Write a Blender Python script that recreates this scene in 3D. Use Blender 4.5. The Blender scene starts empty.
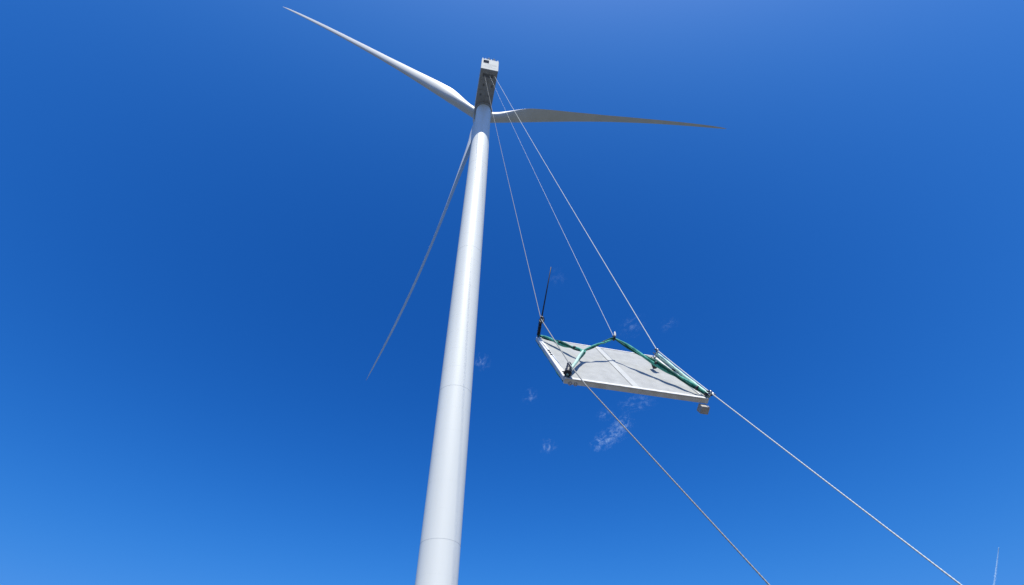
import bpy, bmesh, math, random
from mathutils import Vector, Matrix, noise
random.seed(7)
R = math.radians
scene = bpy.context.scene
col = scene.collection

# ------------------------------------------------------------------ camera
fw = Vector((0, 0.69219, 0.72171)); rt = Vector((0.99997, -0.00587, 0.00563)); up = Vector((-0.00814, -0.72169, 0.69217))
cam_d = bpy.data.cameras.new('camera'); cam = bpy.data.objects.new('camera', cam_d); col.objects.link(cam)
m = Matrix((rt, up, -fw)).transposed().to_4x4(); m.translation = Vector((0, 0, 1.6))
cam.matrix_world = m
cam_d.sensor_width = 36; cam_d.lens = 18.683; cam_d.clip_start = .1; cam_d.clip_end = 30000
scene.camera = cam
scene.cycles.transparent_max_bounces = 96

# ------------------------------------------------------------------ sky and sun
SUN_EL, SUN_AZ = 62.5, 10            # azimuth: degrees to the right of straight behind the camera
L = Vector((math.sin(R(SUN_AZ))*math.cos(R(SUN_EL)), -math.cos(R(SUN_AZ))*math.cos(R(SUN_EL)), math.sin(R(SUN_EL))))
w = bpy.data.worlds.new('World'); scene.world = w; w.use_nodes = True
nt = w.node_tree; nt.nodes.clear()
out = nt.nodes.new('ShaderNodeOutputWorld'); bg = nt.nodes.new('ShaderNodeBackground')
sky = nt.nodes.new('ShaderNodeTexSky'); sky.sky_type = 'NISHITA'; sky.sun_disc = False
sky.sun_elevation = R(SUN_EL); sky.sun_rotation = R(180-SUN_AZ)
sky.altitude = 300; sky.air_density = 1.0; sky.dust_density = 4.0; sky.ozone_density = 4.0
# the camera's rendering of a clear sky: each channel c becomes c * min(k * c^(g-1), limit)
sep = nt.nodes.new('ShaderNodeSeparateColor'); cmb = nt.nodes.new('ShaderNodeCombineColor'); nt.links.new(sky.outputs[0], sep.inputs[0])
def mth(op, a, b):
    n = nt.nodes.new('ShaderNodeMath'); n.operation = op
    for i_, v_ in enumerate((a, b)):
        if isinstance(v_, (int, float)): n.inputs[i_].default_value = v_
        else: nt.links.new(v_, n.inputs[i_])
    return n.outputs[0]
for ch, (k_, g_, lim) in enumerate(((25.0, 3.25, .9), (4.9, 1.97, 1.6), (3.9, 1.6, 2.3))):
    c_ = sep.outputs[ch]; f_ = mth('MINIMUM', mth('MULTIPLY', mth('POWER', mth('MULTIPLY', c_, .1), g_-1), k_), lim)
    x_ = mth('MULTIPLY', c_, f_); cap = (1.5, 3.5, 10.0)[ch]          # the aureole rolls off softly
    d_ = mth('POWER', mth('ADD', mth('POWER', mth('DIVIDE', x_, cap), 4.0), 1.0), .25)
    nt.links.new(mth('DIVIDE', x_, d_), cmb.inputs[ch])
nt.links.new(cmb.outputs[0], bg.inputs[0]); nt.links.new(bg.outputs[0], out.inputs[0])
bg.inputs[1].default_value = 0.0895
sd = bpy.data.lights.new('sun', 'SUN'); sd.energy = 5.0; sd.angle = R(.53); sd.color = (1, .968, .86)
so = bpy.data.objects.new('sun', sd); col.objects.link(so); so.rotation_euler = L.to_track_quat('Z', 'Y').to_euler(); so.location = (0, -20, 60)
scene.view_settings.view_transform = 'Standard'; scene.view_settings.look = 'None'
scene.view_settings.exposure = 0.16; scene.view_settings.gamma = 1

# ------------------------------------------------------------------ materials
def mat(name, base, rough=.6, metal=0, spec=.5, coat=0, var=0, vscale=3., bump=0, bscale=20., stretch=(1,1,1), dirt_or_shade=None):
    m_ = bpy.data.materials.new(name); m_.use_nodes = True; t = m_.node_tree; b = t.nodes['Principled BSDF']
    b.inputs['Base Color'].default_value = (*base, 1); b.inputs['Roughness'].default_value = rough
    b.inputs['Metallic'].default_value = metal; b.inputs['Specular IOR Level'].default_value = spec
    b.inputs['Coat Weight'].default_value = coat; b.inputs['Coat Roughness'].default_value = .25
    tc = t.nodes.new('ShaderNodeTexCoord'); mp = t.nodes.new('ShaderNodeMapping'); mp.inputs['Scale'].default_value = stretch
    t.links.new(tc.outputs['Object'], mp.inputs[0])
    if var:
        n = t.nodes.new('ShaderNodeTexNoise'); n.inputs['Scale'].default_value = vscale; n.inputs['Detail'].default_value = 6
        t.links.new(mp.outputs[0], n.inputs['Vector'])
        r = t.nodes.new('ShaderNodeValToRGB'); r.color_ramp.elements[0].position = .3; r.color_ramp.elements[1].position = .7
        lo = dirt_or_shade if dirt_or_shade else tuple(c*(1-var) for c in base); hi = tuple(min(1, c*(1+var*.4)) for c in base)
        r.color_ramp.elements[0].color = (*lo, 1); r.color_ramp.elements[1].color = (*hi, 1)
        t.links.new(n.outputs[0], r.inputs[0]); t.links.new(r.outputs[0], b.inputs['Base Color'])
    if bump:
        n2 = t.nodes.new('ShaderNodeTexNoise'); n2.inputs['Scale'].default_value = bscale; n2.inputs['Detail'].default_value = 5
        t.links.new(mp.outputs[0], n2.inputs['Vector'])
        bp = t.nodes.new('ShaderNodeBump'); bp.inputs['Strength'].default_value = bump; bp.inputs['Distance'].default_value = .05
        t.links.new(n2.outputs[0], bp.inputs['Height']); t.links.new(bp.outputs[0], b.inputs['Normal'])
    return m_
M = {}
M['tower'] = mat('tower_paint', (.80, .81, .75), .5, coat=.0, var=.07, vscale=.45, stretch=(1, 1, .12))
M['blade'] = mat('blade_gelcoat', (.71, .72, .69), .45, var=.07, vscale=.3)
M['nacelle'] = mat('nacelle_paint', (.50, .52, .51), .7, spec=.15, var=.06, vscale=.8)
M['under'] = mat('nacelle_underside_grp', (.34, .355, .38), .6, var=.15, vscale=1.2)
M['hatch'] = mat('dark_grey_hatch', (.15, .16, .18), .8)
M['mint_pale'] = mat('pale_mint_sleeve', (.48, .70, .58), .6, var=.25, vscale=6, bump=.4, bscale=14)
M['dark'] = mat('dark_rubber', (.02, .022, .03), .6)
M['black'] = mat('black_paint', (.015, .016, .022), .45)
M['sheet'] = mat('grey_coated_sheet', (.40, .40, .38), .75, spec=.25, var=.13, vscale=2.2, bump=.35, bscale=22.0)
M['seam'] = mat('pale_seam_tape', (.47, .47, .445), .65, var=.12, vscale=2.5)
M['white'] = mat('white_beam_paint', (.74, .74, .71), .6, var=.15, vscale=4, dirt_or_shade=(.55, .53, .48))
M['beam'] = mat('worn_cream_beam', (.82, .79, .70), .6, var=.15, vscale=3, dirt_or_shade=(.66, .60, .50))
M['block'] = mat('weathered_brown_block', (.50, .45, .38), .8, var=.3, vscale=8)
M['green'] = mat('green_sleeve_shaded', (.004, .10, .07), .7, spec=.25, var=.4, vscale=5, bump=.4, bscale=14)  # shaded side of the slings, painted in as a darker green
M['mint'] = mat('green_sleeve_lit', (.12, .46, .34), .7, spec=.25, var=.5, vscale=3, dirt_or_shade=(.02, .20, .15), bump=.4, bscale=14)  # lit side of the same slings; the dark mottling paints in shade
M['rope'] = mat('pale_rope_fibre', (.62, .65, .62), .7, var=.15, vscale=30)
M['rope_grey'] = mat('grey_rope_fibre', (.34, .345, .33), .8, var=.3, vscale=30)
M['steel'] = mat('galvanised_steel', (.45, .45, .46), .35, metal=.9, var=.2, vscale=10)
M['sign_grey'] = mat('faded_grey_print', (.40, .42, .45), .8, spec=.2)
M['blue_dark'] = mat('dark_blue_vent', (.03, .05, .09), .9, spec=.1)

# ------------------------------------------------------------------ helpers
def obj(name, verts, faces, material, parent=None, smooth=False, loc=None, label=None):
    me = bpy.data.meshes.new(name); me.from_pydata([tuple(v) for v in verts], [], faces); me.update()
    if smooth:
        for p in me.polygons: p.use_smooth = True
    me.materials.append(material)
    o = bpy.data.objects.new(name, me); col.objects.link(o)
    if parent: o.parent = parent
    if loc is not None: o.location = loc
    if label: o['label'] = label
    return o
def tag(o, label=None, cat=None, group=None, kind=None):
    if label: o['label'] = label
    if cat: o['category'] = cat
    if group: o['group'] = group
    if kind: o['kind'] = kind
    return o
def empty(name, loc, label, cat, rot=None):
    o = bpy.data.objects.new(name, None); col.objects.link(o); o.location = loc
    if rot is not None: o.rotation_euler = rot
    o.empty_display_size = .5
    return tag(o, label, cat)
def box_vf(x0, x1, y0, y1, z0, z1):
    v = [(x, y, z) for z in (z0, z1) for y in (y0, y1) for x in (x0, x1)]
    f = [(0, 2, 3, 1), (4, 5, 7, 6), (0, 1, 5, 4), (2, 6, 7, 3), (0, 4, 6, 2), (1, 3, 7, 5)]
    return v, f
def box(name, x0, x1, y0, y1, z0, z1, material, parent=None, bev=0, label=None):
    v, f = box_vf(x0, x1, y0, y1, z0, z1); o = obj(name, v, f, material, parent, label=label)
    if bev:
        b = o.modifiers.new('bevel', 'BEVEL'); b.width = bev; b.segments = 3
        for p in o.data.polygons: p.use_smooth = True
        o.modifiers.new('wn', 'WEIGHTED_NORMAL')
    return o
def tube_vf(pts, rad, seg=10, lobes=0, twist=0, caps=True):
    pts = [Vector(p) for p in pts]; n = len(pts)
    V = []; F = []
    t0 = (pts[1]-pts[0]).normalized(); a = t0.orthogonal().normalized(); ang = 0
    for i, p in enumerate(pts):
        if i == 0: t = t0
        elif i == n-1: t = (pts[i]-pts[i-1]).normalized()
        else: t = (pts[i+1]-pts[i-1]).normalized()
        a = (a - t*a.dot(t)).normalized(); b = t.cross(a)
        if i and twist: ang += (p-pts[i-1]).length*twist
        r = rad(i/(n-1)) if callable(rad) else rad
        for k in range(seg):
            th = 2*math.pi*k/seg
            rr = r*(1+.11*math.cos(lobes*th)) if lobes else r
            V.append(p + a*math.cos(th+ang)*rr + b*math.sin(th+ang)*rr)
    for i in range(n-1):
        for k in range(seg):
            k2 = (k+1) % seg
            F.append((i*seg+k, i*seg+k2, (i+1)*seg+k2, (i+1)*seg+k))
    if caps:
        F.append(tuple(reversed(range(seg)))); F.append(tuple(range((n-1)*seg, n*seg)))
    return V, F
def tube(name, pts, rad, material, parent=None, seg=10, label=None, **k):
    v, f = tube_vf(pts, rad, seg, **k); return obj(name, v, f, material, parent, True, label=label)
def lerp_pts(a, b, n, wob=0, sag=0):
    a = Vector(a); b = Vector(b); o = []
    for i in range(n+1):
        t = i/n; p = a.lerp(b, t)
        if sag: p.z -= sag*4*t*(1-t)
        if wob: p += noise.noise_vector(p*1.3+Vector((3, 1, 7)))*wob*math.sin(math.pi*t)
        o.append(p)
    return o
def torus_vf(c, nrm, R_, r_, seg=16, sub=8, sx=1.0):
    c = Vector(c); nrm = Vector(nrm).normalized(); a = nrm.orthogonal().normalized(); b = nrm.cross(a); V = []; F = []
    for i in range(seg):
        th = 2*math.pi*i/seg; d = a*math.cos(th)*sx + b*math.sin(th)
        for k in range(sub):
            ph = 2*math.pi*k/sub; V.append(c + d*R_ + (d.normalized()*math.cos(ph) + nrm*math.sin(ph))*r_)
    for i in range(seg):
        for k in range(sub):
            F.append((i*sub+k, ((i+1) % seg)*sub+k, ((i+1) % seg)*sub+(k+1) % sub, i*sub+(k+1) % sub))
    return V, F
def ring(name, c, nrm, R_, r_, material, parent, sx=1.0, label=None):
    v, f = torus_vf(c, nrm, R_, r_, sx=sx); return obj(name, v, f, material, parent, True, label=label)
def lathe(name, prof, material, parent=None, seg=96, loc=None, label=None):
    V = []; F = []
    for r, z in prof:
        for k in range(seg): V.append((r*math.cos(2*math.pi*k/seg), r*math.sin(2*math.pi*k/seg), z))
    for i in range(len(prof)-1):
        for k in range(seg):
            F.append((i*seg+k, i*seg+(k+1) % seg, (i+1)*seg+(k+1) % seg, (i+1)*seg+k))
    o = obj(name, V, F, material, parent, True, loc, label)
    o.data.set_sharp_from_angle(angle=R(14))
    return o

# ------------------------------------------------------------------ ground
def ground():
    V = [(0, 0, 0)]; F = []; rr = [4, 12, 30, 70, 150, 400, 1000, 3000, 9000, 20000]; seg = 64
    for r in rr:
        for k in range(seg): V.append((r*math.cos(2*math.pi*k/seg), r*math.sin(2*math.pi*k/seg), 0))
    for k in range(seg): F.append((0, 1+k, 1+(k+1) % seg))
    for i in range(len(rr)-1):
        for k in range(seg):
            a = 1+i*seg; b = a+seg
            F.append((a+k, b+k, b+(k+1) % seg, a+(k+1) % seg))
    g = mat('dry_pasture', (.050, .056, .046), .95, var=.5, vscale=.06, dirt_or_shade=(.075, .072, .064), bump=.6, bscale=4)
    tag(obj('ground', V, F, g), 'dry green pasture around the turbine', kind='structure')
    gv = mat('crushed_gravel', (.11, .11, .115), .95, var=.3, vscale=1.5, bump=.7, bscale=9)
    V = [(-6.2+34*(1+.06*math.sin(5*a_))*math.cos(a_), 42+46*math.sin(a_), .03) for a_ in [2*math.pi*k/72 for k in range(72)]]
    tag(obj('gravel_pad', V, [tuple(range(72))], gv), 'crushed gravel crane pad', kind='structure')
ground()

# ------------------------------------------------------------------ wind turbine
T = Vector((-6.176, 48.906, 0)); HT = 106.6
yaw = R(11.293)
turb = empty('wind_turbine', T, 'tall white wind turbine with three blades seen from its foot', 'wind turbine', (0, 0, yaw))
# local axes of the turbine: +y from the camera's side towards the rotor, x to the right, origin at foot
prof = [(0, 1.86), (15, 1.80), (32, 1.79), (60, 1.76), (74, 1.72), (88, 1.68), (98, 1.58), (HT, 1.50)]
def rad_at(z):
    for (z0, r0), (z1, r1) in zip(prof, prof[1:]):
        if z <= z1: return r0+(r1-r0)*(z-z0)/(z1-z0)
    return prof[-1][1]
cuts = [0.35, 20.0, 36.2, 60.3, 84.0, HT]
for a_, b_ in zip(cuts, cuts[1:]):
    P_ = []; z = a_; step = 2.8
    n = max(1, round((b_-a_)/step))
    P_.append((rad_at(a_), a_))
    for i in range(1, n):
        zz = a_+(b_-a_)*i/n; r_ = rad_at(zz)
        P_ += [(r_, zz-.011), (r_+.002, zz-.008), (r_+.002, zz+.008), (r_, zz+.011)]   # weld beads between the cans
    P_.append((rad_at(b_), b_))
    sec = lathe('tower_section', P_, M['tower'], turb)
    if b_ < HT:
        r_ = rad_at(b_)
        lathe('flange', [(r_-.03, b_-.016), (r_+.004, b_-.014), (r_+.004, b_+.014), (r_-.03, b_+.016)], M['nacelle'], sec)
lathe('foundation_ring', [(3.6, 0), (3.6, .3), (3.5, .35), (1.7, .36)], mat('concrete', (.4, .39, .37), .9, var=.2, vscale=2), turb)
dr = box('door', -.45, .45, -1.95, -1.80, 1.6, 3.7, M['nacelle'], turb, .03); box('door_frame', -.53, .53, -1.90, -1.78, 1.52, 3.78, M['steel'], dr)
lathe('yaw_bearing', [(1.52, HT-.02), (1.72, HT), (1.78, HT+.1), (1.78, HT+.45), (1.6, HT+.50)], M['under'], turb)

# nacelle
ZB = HT+.50; NH = 5.2; NW = 1.72; BACK = -8.3; FRONT = 2.6
NX = -.22
def loft(name, sections, material, parent, label=None, smooth=True):
    n = len(sections[0]); V = [p for s in sections for p in s]; F = []
    for i in range(len(sections)-1):
        for k in range(n): F.append((i*n+k, i*n+(k+1) % n, (i+1)*n+(k+1) % n, (i+1)*n+k))
    F.append(tuple(reversed(range(n)))); F.append(tuple(range((len(sections)-1)*n, len(sections)*n)))
    return obj(name, V, F, material, parent, smooth, label=label)
def rrect(x0, x1, z0, z1, r_, y, seg=4):
    P_ = []
    for cx, cz, a0 in ((x1-r_, z1-r_, 0), (x0+r_, z1-r_, 90), (x0+r_, z0+r_, 180), (x1-r_, z0+r_, 270)):
        for k in range(seg+1):
            th = R(a0+90*k/seg); P_.append((cx+r_*math.cos(th), y, cz+r_*math.sin(th)))
    return P_
nac = loft('nacelle', [rrect(-NW, NW, ZB+.06, ZB+NH, .18, BACK), rrect(-NW, NW, ZB+.06, ZB+NH, .18, BACK+5), rrect(-NW, NW, ZB+.06, ZB+NH, .3, 1.2),
                       rrect(-NW+.15, NW-.15, ZB+.3, ZB+NH-.25, .6, FRONT)], M['nacelle'], turb, smooth=False)
# bottom shell, made of separate darker panels
for i in range(4):
    y0 = BACK+.10+i*2.05; y1 = y0+2.03
    for (xa, xb) in ((-NW+.08, -.01), (.01, NW-.08)):
        pnl = box('floor_panel', xa, xb, y0, y1, ZB-.02, ZB+.10, M['under'], nac, .015)
        if i < 4 and y1 < -1.5:
            cx = (xa+xb)/2+(.18 if i % 2 else -.12)
            box('vent', cx-.17, cx+.17, y0+.75, y0+1.2, ZB-.05, ZB-.021, M['hatch'], pnl)
hat = box('hatch', -1.15, .95, BACK+.85, BACK+1.5, ZB-.045, ZB-.022, M['hatch'], nac, 0, 'rear hoist hatch')
rear = box('rear_panel', -NW+.06, NW-.06, BACK-.06, BACK-.002, ZB+.12, ZB+NH-.10, M['nacelle'], nac, .03)
v_ = box('air_vent', -NW+.35, -.25, BACK-.10, BACK-.061, ZB+3.1, ZB+4.5, M['blue_dark'], rear)
for k in range(5): box('louvre', -NW+.38, -.28, BACK-.13, BACK-.101, ZB+3.25+k*.25, ZB+3.31+k*.25, M['blue_dark'], rear)
for zz, xa, xb in ((2.6, -1.1, 1.35), (2.15, -.6, 1.35), (1.55, -1.3, .5), (1.1, -.9, 1.2)):
    box('printed_stripe', xa, xb, BACK-.068, BACK-.0605, ZB+zz, ZB+zz+.07, M['sign_grey'], rear)
for k, x_ in enumerate((-1.55, -.95, -.35, .2, .75, 1.55)):
    s_ = tube('roof_post', [(x_, BACK+.25, ZB+NH-.02), (x_, BACK+.25, ZB+NH+.95)], .09, M['nacelle'], nac, 8)
    if k in (2, 4):
        ring('anemometer_cup', (x_, BACK+.25, ZB+NH+1.0), (0, 0, 1), .2, .07, M['nacelle'], s_)
nac.location.x = NX
# rotor
tilt = R(0.92); HUB = Vector((0, 2.591, HT+2.337)); ax = Vector((0, math.cos(tilt), math.sin(tilt))); uu = Vector((0, -math.sin(tilt), math.cos(tilt)))
def hub():
    prof_ = [(1.55, -1.5), (1.85, -1.1), (1.95, 0), (1.9, .8), (1.65, 1.7), (1.1, 2.5), (.5, 2.9), (.02, 3.0)]
    V = []; F = []; seg = 40; s_ = Vector((1, 0, 0))
    for r_, z in prof_:
        for k in range(seg):
            th = 2*math.pi*k/seg; V.append(HUB+ax*z+(s_*math.cos(th)+uu*math.sin(th))*r_)
    for i in range(len(prof_)-1):
        for k in range(seg): F.append((i*seg+k, i*seg+(k+1) % seg, (i+1)*seg+(k+1) % seg, (i+1)*seg+k))
    F.append(tuple(reversed(range(seg))))
    return obj('hub', V, F, M['blade'], turb, True)
hub()
def airfoil(t_, n=28):
    # closed outline, x from -.3 (leading edge) to .7 (trailing edge)
    P_ = []
    for k in range(n):
        th = 2*math.pi*k/n; x = .5-.5*math.cos(th)       # 0 LE .. 1 TE .. back
        y = 5*t_*(.2969*math.sqrt(x)-.126*x-.3516*x*x+.2843*x**3-.1036*x**4)
        y = abs(y); P_.append((x-.32, y*1.15 if th < math.pi else -y*.85))
    return P_
def blade(angle, pitch, RL=68.9, bend=3.5, side=0.0):
    an = R(angle); s_ = Vector((1, 0, 0)); d = uu*math.cos(an)+s_*math.sin(an); ccw = -(s_*math.cos(an)-uu*math.sin(an)); tow = -ax
    st = [k/72 for k in range(71)]+[.985, .993, 1.0]
    secs = []; n = 48; cyl = [(-.5*math.cos(2*math.pi*k/n), .5*math.sin(2*math.pi*k/n)) for k in range(n)]
    def I(x, tab):
        for (a0, b0), (a1, b1) in zip(tab, tab[1:]):
            if x <= a1: return b0+(b1-b0)*(x-a0)/(a1-a0)
        return tab[-1][1]
    for t in st:
        ch = I(t, [(0, 2.2), (.04, 2.2), (.08, 2.6), (.12, 3.15), (.15, 3.2), (.2, 3.0), (.3, 2.4), (.44, 1.75), (.6, 1.3), (.8, .95), (.91, .7), (.975, .42), (1, .08)])
        th_ = I(t, [(0, 1), (.04, .98), (.08, .7), (.13, .48), (.2, .36), (.4, .27), (.64, .22), (1, .18)])
        mix = I(t, [(0, 0), (.035, 0), (.09, .7), (.14, 1), (1, 1)])
        tw = I(t, [(0, 14), (.1, 14), (.2, 12), (.4, 6), (.7, 2), (1, 0)])
        phi = R(pitch-tw); c = tow*math.cos(phi)-ccw*math.sin(phi); nn = ccw*math.cos(phi)+tow*math.sin(phi)
        af = airfoil(th_, n); base = HUB+d*(1.2+t*(RL-1.2))+ax*(bend*t*t-(bend-2.4)*t)+ccw*(side*6.75*t*t*(1-t)); S = []
        for (x1, y1), (x2, y2) in zip(cyl, af):
            x = (x1*(1-mix)+x2*mix)*ch; y = (y1*(1-mix)+y2*mix)*ch; S.append(base+c*x+nn*y)
        secs.append(S)
    b = loft('blade', secs, M['blade'], turb)
    return b
B_PH = 8.84
blade(B_PH-60, 72, RL=69.8)
blade(B_PH+60, 12, RL=69.8)
blade(B_PH+180, 4, side=1.0)

# ------------------------------------------------------------------ suspended platform
pu = Vector((.9647, .2607, .0380)); pn = Vector((.2026, -.8265, .5252)); pv = Vector((-.1683, .4990, .8501)); PC = Vector((5.169, 20.747, 18.088))
def pl(u, h, v): return PC+pu*u+pn*h+pv*v
plat = empty('suspended_platform', (0, 0, 0), 'flat grey rectangular panel with white rims hanging tilted in its slings', 'platform')
pm = Matrix((pu, -pn, pv)).transposed().to_4x4(); pm.translation = PC; plat.matrix_world = pm
# local: x = u, y = into the panel (away from its face), z = v
W2, H2, TH = 3.49, 2.895, .24
def sheet(x0, x1):
    V = []; F = []; nx, nz = 30, 46
    for j in range(nz+1):
        for i in range(nx+1):
            x = x0+(x1-x0)*i/nx; z = -H2+.1+(2*H2-.2)*j/nz
            e = min(1, min(i, nx-i, j, nz-j)/4)
            y = .045-e*(.030*noise.noise(Vector((x*1.1, z*1.1, 3)))+.018*noise.noise(Vector((x*3.1, z*2.5, 9))))
            V.append((x, y, z))
    for j in range(nz):
        for i in range(nx):
            a_ = j*(nx+1)+i; F.append((a_, a_+1, a_+nx+2, a_+nx+1))
    o = obj('deck_sheet', V, F, M['sheet'], plat, True)
    s_ = o.modifiers.new('solid', 'SOLIDIFY'); s_.thickness = .02; s_.offset = -1
sheet(-W2+.1, -.03); sheet(.03, W2-.1)
box('seam_strip', -.17, .17, .016, .03, -H2+.12, H2-.12, M['seam'], plat, .006)
bb = box('side_beam', -W2, W2, .02, TH, -H2, -H2+.16, M['beam'], plat, .02, 'weathered cream beam along the lower edge')
box('rim', -W2+.02, W2-.02, -.03, .019, -H2-.02, -H2+.17, M['white'], bb, .01)
bt = box('side_beam', -W2, W2, .02, TH*.6, H2-.12, H2, M['white'], plat, .02); 
bl = box('side_beam', -W2-.02, -W2+.24, -.03, TH*.8, -H2+.17, H2-.13, M['white'], plat, .03, 'white beam with bolt holes along the left edge')
br = box('side_beam', W2-.24, W2+.02, -.03, TH*.8, -H2+.17, H2-.13, M['white'], plat, .03)
for z_ in (-2.4, -2.2, 0.05, .35, .6): ring('bolt', (-W2+.12, -.045, z_), (0, 1, 0), .045, .02, M['dark'], bl)
for x_ in (-3.2, -2.95): ring('bolt', (x_, .2, -H2-.012), (0, 0, 1), .07, .022, M['steel'], bb)
for z_ in (-.6, .5, .62): ring('bolt', (W2-.06, -.045, z_), (0, 1, 0), .05, .025, M['dark'], br)
for x_ in (-2.3, -1.15, 0, 1.15, 2.3): box('cross_member', x_-.05, x_+.05, .09, TH*.55, -H2+.165, H2-.125, M['steel'], plat)
blk = box('support_block', 3.02, 3.42, .25, .62, -H2-.36, -H2-.002, M['block'], plat, .03, 'small weathered brown block under the right corner')
box('corner_plate', -W2+.0, -W2+.35, -.045, -.021, -H2+.0, -H2+.16, M['steel'], plat)

# ------------------------------------------------------------------ slings
def inter(pts, n):       # smooth path through points
    P_ = [Vector(p) for p in pts]; o = []
    for i in range(len(P_)-1):
        p0 = P_[max(i-1, 0)]; p1 = P_[i]; p2 = P_[i+1]; p3 = P_[min(i+2, len(P_)-1)]
        for k in range(n):
            t = k/n; o.append(.5*((2*p1)+(p2-p0)*t+(2*p0-5*p1+4*p2-p3)*t*t+(3*p1-p0-3*p2+p3)*t**3))
    o.append(P_[-1]); return o
E_ = pl(.15, 1.0, 1.40); J_ = pl(-1.81, .43, .13)
A_ = pl(-3.42, .12, 2.80); B_ = pl(-3.35, .12, -2.72); C_ = pl(3.45, .16, -2.72); D_ = pl(3.42, .12, 2.78)
sl = empty('lifting_sling', E_, 'green lifting slings spread over the face of the grey panel', 'sling')
def child_world(o, p):
    o.parent = p; o.matrix_parent_inverse = p.matrix_world.inverted()
bpy.context.view_layer.update()
def sleeve(name, a, b, r0, r1, m1, m2=None, n=36, wob=.03, label=None, turns=1.6):
    """a soft sling leg; with m2 a second strand winds round the first"""
    pts = lerp_pts(a, b, n, wob)
    prof_ = lambda t: (r0+(r1-r0)*math.sin(math.pi*t)**.6)*(1+.10*noise.noise(Vector((t*14, r0*40, 2))))
    if not m2:
        o = tube(name, pts, prof_, m1, None, 12, label); child_world(o, sl); return o
    ax_ = (Vector(b)-Vector(a)).normalized(); s1 = ax_.orthogonal().normalized(); s2 = ax_.cross(s1); res = None
    for q, mm in ((0, m1), (1, m2)):
        pp = []
        for i, p in enumerate(pts):
            t = i/n; th = math.pi*q+t*turns*2*math.pi; rr = prof_(t)*.62
            pp.append(p+(s1*math.cos(th)+s2*math.sin(th))*rr)
        o = tube(name, pp, lambda t: prof_(t)*.72, mm, None, 12, label); child_world(o, sl)
        res = o
    return res
sleeve('sling_leg', A_, J_, .035, .095, M['mint'], M['green'], turns=1.3)
sleeve('sling_leg', J_, B_, .055, .075, M['mint_pale'])
sleeve('sling_leg', J_+pn*-.08+pu*.1, B_+pv*.25-pn*.02, .05, .075, M['green'])
sleeve('sling_leg', J_, E_, .04, .068, M['mint'], M['green'], turns=.8)
sleeve('sling_leg', E_, C_, .04, .115, M['green'], M['mint'], n=50, turns=1.4)
def band(p, d, r_, mm=M['dark'], name='lashing'):
    o = tube(name, [Vector(p)-d*.05, Vector(p), Vector(p)+d*.05], r_, mm, None, 12); child_world(o, sl)
for a, b, ts, r_ in ((A_, J_, (.5, .82), .10), (J_, E_, (.65,), .075), (E_, C_, (.48, .9), .12)):
    for t in ts: band(Vector(a).lerp(b, t), (Vector(b)-Vector(a)).normalized(), r_)
o = ring('joint_ring', J_, pn, .11, .045, M['mint'], None); child_world(o, sl)
o = ring('lifting_ring', E_, pu, .12, .04, M['dark'], None); child_world(o, sl)
o = tube('strap_tail', inter([E_, E_+Vector((.08, 0, .18)), E_+Vector((.10, 0, .42))], 5), lambda t: .03+.03*math.sin(t*3.1), M['white'], None, 8); child_world(o, sl)
# black wrapped knot at the lower left corner

o = tube('wrapped_knot', inter([B_+pn*.05, pl(-3.2, .3, -2.3), pl(-3.05, .34, -1.75)], 8), lambda t: .17-.1*t+.02*math.sin(t*25), M['black'], None, 12); child_world(o, sl)
o = tube('wrapped_knot', inter([C_-pu*.12, C_+pu*.1, C_+pu*.25+pv*.05], 6), lambda t: .085-.03*t+.015*math.sin(t*20), M['black'], None, 12); child_world(o, sl)
for k, (dx, dz) in enumerate(((.12, .15), (.3, -.02), (.2, -.16))):
    o = ring('shackle', C_+pu*dx+pv*dz+pn*.08, pn+pu*.4*k, .085, .028, M['steel'], None); child_world(o, sl)
# edge slings on the short sides
def edge(label, u_, hh, ra, m1, m2):
    root = empty('edge_sling', pl(u_, hh, 2.8), label, 'sling'); bpy.context.view_layer.update()
    for k, mm in enumerate((m1, m2) if u_ > 0 else (m1,)):
        pts = [pl(u_+(.06*k if u_ > 0 else -.06*k)+.015*math.sin(i*.7), hh-.10*k, 2.82-5.6*i/40) for i in range(41)]
        o = tube('sling_strand', pts, lambda t: ra*(1+.15*math.sin(t*9+k)), mm, None, 10); child_world(o, root)
    return root
edge('pale green sling lying along the right edge of the grey panel', 3.47, .17, .07, M['mint_pale'], M['mint_pale'])
edge('dark green sling behind the white left edge of the grey panel', -3.49, -.19, .028, M['green'], M['green'])

# shadow of the upper right shackle, built as a solid dark shape
rs = empty('shackle_shadow', pl(3.35, .1, 2.7), 'dark shape built in place of the shackle shadow at the upper right corner of the grey panel', 'strap'); bpy.context.view_layer.update()
def cw(o, p): child_world(o, p)

# ------------------------------------------------------------------ ropes
def turb_w(x, y, z):
    c, s = math.cos(yaw), math.sin(yaw); return Vector((T.x+c*x-s*y, T.y+s*x+c*y, z))
def rope_path(pts, sags, step=.045):
    P_ = []
    for a, b, sg in zip(pts, pts[1:], sags):
        ln = (b-a).length; n = max(6, int(ln/step)); seg = lerp_pts(a, b, n, 0, sg)
        P_ += seg if not P_ else seg[1:]
    return P_
def rope(name, pts, sags, r_, mm, label, cat='rope'):
    P_ = rope_path(pts, sags); V, F = tube_vf(P_, r_, 9, lobes=3, twist=18.0)
    o = obj(name, V, F, mm, None, True); tag(o, label, cat, None)
    return o
N1 = turb_w(NX-.79, -7.15, ZB-.03); N2 = turb_w(NX+.14, -7.34, ZB-.03); N3 = turb_w(NX+1.12, -7.4, ZB-.03)
SH1 = Vector((1.54, 20.44, 20.91)); SHD = Vector((8.07, 22.68, 20.73)); SHC = Vector((8.96, 19.80, 15.86)); KBX = Vector((2.59, 18.30, 16.09))
def ext(a, b, z=0.05):
    d = b-a; return a+d*((z-a.z)/d.z)
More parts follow.
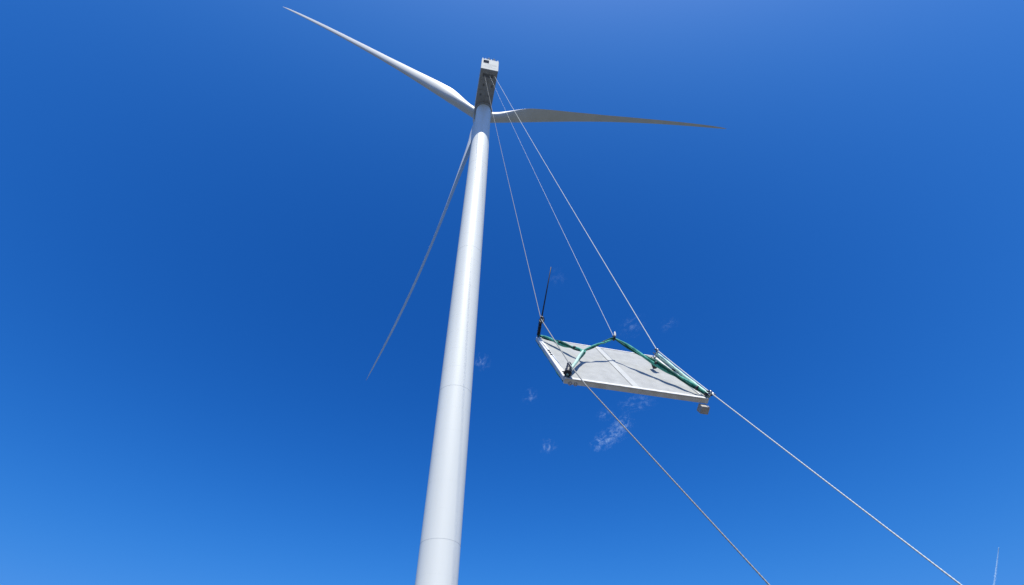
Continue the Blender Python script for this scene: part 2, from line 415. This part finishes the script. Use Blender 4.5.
KB = KBX; KB2 = Vector((3.06, 17.66, 14.57)); G1 = Vector((7.35, 16.30, 6.75)); G3 = Vector((12.77, 16.27, 6.78))
rope('hoist_rope', [N1, SH1], [0.6], .019, M['rope_grey'], 'leftmost hoist rope from the nacelle to the black hook above the panel')
rope('tag_rope', [SH1, KB, KB2, ext(KB2, G1)], [0, 0, .03], .026, M['rope_grey'], 'grey rope from the black hook across the panel down to bottom centre')
rope('hoist_rope', [N2, E_+Vector((0, 0, .1))], [0.5], .013, M['rope'], 'middle hoist rope from the nacelle to the peak of the green slings')
rope('hoist_rope', [N3, SHD], [0.5], .027, M['rope'], 'rightmost hoist rope from the nacelle to the upper right panel corner')
rope('tag_rope', [SHD, SHC, ext(SHC, G3)], [0.02, .03], .028, M['rope'], 'whitish rope along the right panel edge and down to bottom right')
for p_, nm in ((SHD, 0), (SHC, 1)):
    lab = 'small shackle joining the right rope to the upper right panel corner' if nm == 0 else 'small shackle joining the right rope to the lower right panel corner'
    root = empty('shackle', p_, lab, 'shackle'); bpy.context.view_layer.update()
    cw(ring('bow', p_-Vector((0, 0, .05)), (1, .2, 0), .10, .035, M['steel'], None), root)
    tgt = (D_ if nm == 0 else C_)
    cw(tube('pin', [p_-Vector((.12, 0, -.04)), p_+Vector((.12, 0, .04))], .035, M['dark'], None, 8), root)
    cw(tube('link', inter([p_, (p_+tgt)/2+Vector((.03, 0, 0)), tgt], 5), .035, M['dark'], None, 8), root)
# the shackle's shadow beside the corner, modelled as strap, block and ring
cw(tube('strap', inter([pl(3.3, .16, 2.85), pl(2.9, .28, 1.7), Vector((7.22, 21.22, 18.95))], 8), .028, M['dark'], None, 8), rs)  # thin upper part of the shadow shape
cw(tube('block', inter([Vector((7.22, 21.22, 18.98)), Vector((7.22, 21.22, 18.85)), Vector((7.23, 21.20, 18.45)), Vector((7.23, 21.20, 18.30))], 6), lambda t: .06+.09*math.sin(math.pi*t)**.5, M['black'], None, 8), rs)  # wide lower part of the shadow shape
cw(ring('shadow_eye', (7.36, 21.15, 18.62), (0, 1, 0), .10, .04, M['black'], None), rs)

# connector between the left rope and the upper left corner, and the pole
cn = empty('rope_connector', SH1, 'black hook and chain joining the left rope to the upper left panel corner', 'hook'); bpy.context.view_layer.update()
n_ = 9
for k in range(n_):
    t = (k+.5)/n_; p = A_.lerp(SH1, t); d = (SH1-A_).normalized()
    cw(ring('link', p, d.cross(pn if k % 2 else pu), .075, .026, M['black'], None, 1.0), cn)
cw(tube('strap', inter([A_, A_.lerp(SH1, .5)+pu*.06, SH1], 6), .035, M['black'], None, 8), cn)
cw(tube('hook', inter([SH1+Vector((0, 0, .14)), SH1+Vector((.12, 0, .05)), SH1+Vector((.10, 0, -.18)), SH1+Vector((-.03, 0, -.26)), SH1+Vector((-.08, 0, -.1))], 6), lambda t: .075-.03*t, M['black'], None, 10), cn)
tip = Vector((2.09, 18.79, 23.20))
pd = (tip-A_)
tag(tube('pole', [A_-pd*.03, A_, A_+pd*.5, tip], lambda t: .055-.03*t, M['black'], None, 8), 'thin black pole sticking up from the left corner of the panel', 'pole')

# ------------------------------------------------------------------ clouds
def droplets(name, cover):
    cl = bpy.data.materials.new(name); cl.use_nodes = True; t_ = cl.node_tree; t_.nodes.clear()
    o_ = t_.nodes.new('ShaderNodeOutputMaterial'); mx = t_.nodes.new('ShaderNodeMixShader'); df = t_.nodes.new('ShaderNodeBsdfDiffuse'); tr = t_.nodes.new('ShaderNodeBsdfTransparent')
    df.inputs[0].default_value = (.70, .88, .98, 1); mx.inputs[0].default_value = cover
    t_.links.new(tr.outputs[0], mx.inputs[1]); t_.links.new(df.outputs[0], mx.inputs[2]); t_.links.new(mx.outputs[0], o_.inputs[0]); return cl
dense = droplets('cloud_droplets', .011); sparse = droplets('sparse_cloud_droplets', .0045); jet = droplets('vapour_droplets', .2)
rng = random.Random(11)
SUNNY = (L+Vector((-.15, -.75, -.55)).normalized()).normalized()      # ice plates lie tilted to the light
def flecks(pts, size):
    V = []; F = []
    for p in pts:
        d = (SUNNY+Vector([rng.gauss(0, .3) for _ in range(3)])).normalized(); a = d.orthogonal().normalized(); b = d.cross(a)
        s_ = size*rng.uniform(.6, 1.4); k = len(V)
        V += [p+a*s_, p+b*s_, p-a*s_, p-b*s_]; F.append((k, k+1, k+2, k+3))
    return V, F
CU = Vector((1, 0, 0)); CW = Vector((0, -.63, .777))     # the wisps stretch across the line of sight
def wisp(c, half_w, half_h, tilt_, dens, mm, lab):
    """a feathery wisp: tiny flecks kept where a warped fractal noise is high; half sizes in metres"""
    ct, st_ = math.cos(tilt_), math.sin(tilt_); a = CU*ct+CW*st_; b = CW*ct-CU*st_; nrm = a.cross(b); pts = []
    n = int(dens*4*half_w*half_h); off = Vector((rng.uniform(0, 90), rng.uniform(0, 90), 0)); tries = 0
    while len(pts) < n and tries < n*30:
        tries += 1
        x = rng.gauss(0, .45); y = rng.gauss(0, .45); z = rng.gauss(0, .35)
        if x*x+y*y > 1.3: continue
        q = Vector((x*half_w/16, y*half_h/9, z*.8))+off
        q = q+noise.noise_vector(q*.9)*.9
        v_ = noise.fractal(q, .9, 2.1, 4)
        if v_ < rng.uniform(.05, .55): continue
        pts.append(a*x*half_w+b*y*half_h+nrm*z*half_h)
    V, F = flecks(pts, 1.7)
    o = obj('cloud_wisp', V, F, mm, None, False, c); tag(o, lab, 'cloud', 'wisps of cloud behind the panel', 'stuff')
for c, hw, hh, tl_, dn, mm, lab in (
        ((268, 1335, 799), 46, 24, .5, .8, dense, 'white feathery cloud wisp lower left of the others below the panel'),
        ((312, 1310, 822), 44, 26, 1.0, .7, dense, 'upright bright cloud wisp crossed by the grey rope below the panel'),
        ((268, 1290, 850), 26, 18, .4, .7, sparse, 'small cloud wisp just under the lower panel edge left of the rope'),
        ((355, 1262, 872), 54, 24, .1, .7, sparse, 'faint cloud wisp below the middle of the grey panel'),
        ((340, 1105, 1023), 44, 30, .6, .45, sparse, 'faint cloud wisp above the panel between the middle and right ropes'),
        ((440, 1099, 1020), 30, 18, .4, .4, sparse, 'faint cloud wisp right of the right rope above the panel'),
        ((105, 1352, 783), 22, 24, 1.2, .9, sparse, 'small faint cloud wisp lower left of the panel'),
        ((53, 1249, 882), 24, 18, .9, .8, sparse, 'tiny faint cloud wisp left of the panel'),
        ((-84, 1180, 948), 24, 24, 1.4, .9, sparse, 'pale cloud wisp beside the right side of the tower'),
        ((129, 1006, 1115), 26, 24, 1.0, .4, sparse, 'faint cloud wisp right of the black pole tip')):
    wisp(c, hw, hh, tl_, dn, mm, lab)
cp = [Vector((2760, 3099, 1186)), Vector((2734, 3252, 1039)), Vector((2680, 3477, 824)), Vector((2600, 3800, 560))]
cpts = inter(cp, 8)
def trail():
    u = rng.random()*(len(cpts)-1.001); k = int(u); p = cpts[k].lerp(cpts[k+1], u-k); w_ = .5+2.6*min(1, u/6)
    return p+Vector([rng.gauss(0, w_*.6) for _ in range(3)])
V, F = flecks([trail() for _ in range(7000)], 1.3)
tag(obj('contrail', V, F, jet, None, False), 'thin pale vapour streak low in the right corner of the sky', 'contrail', kind='stuff')
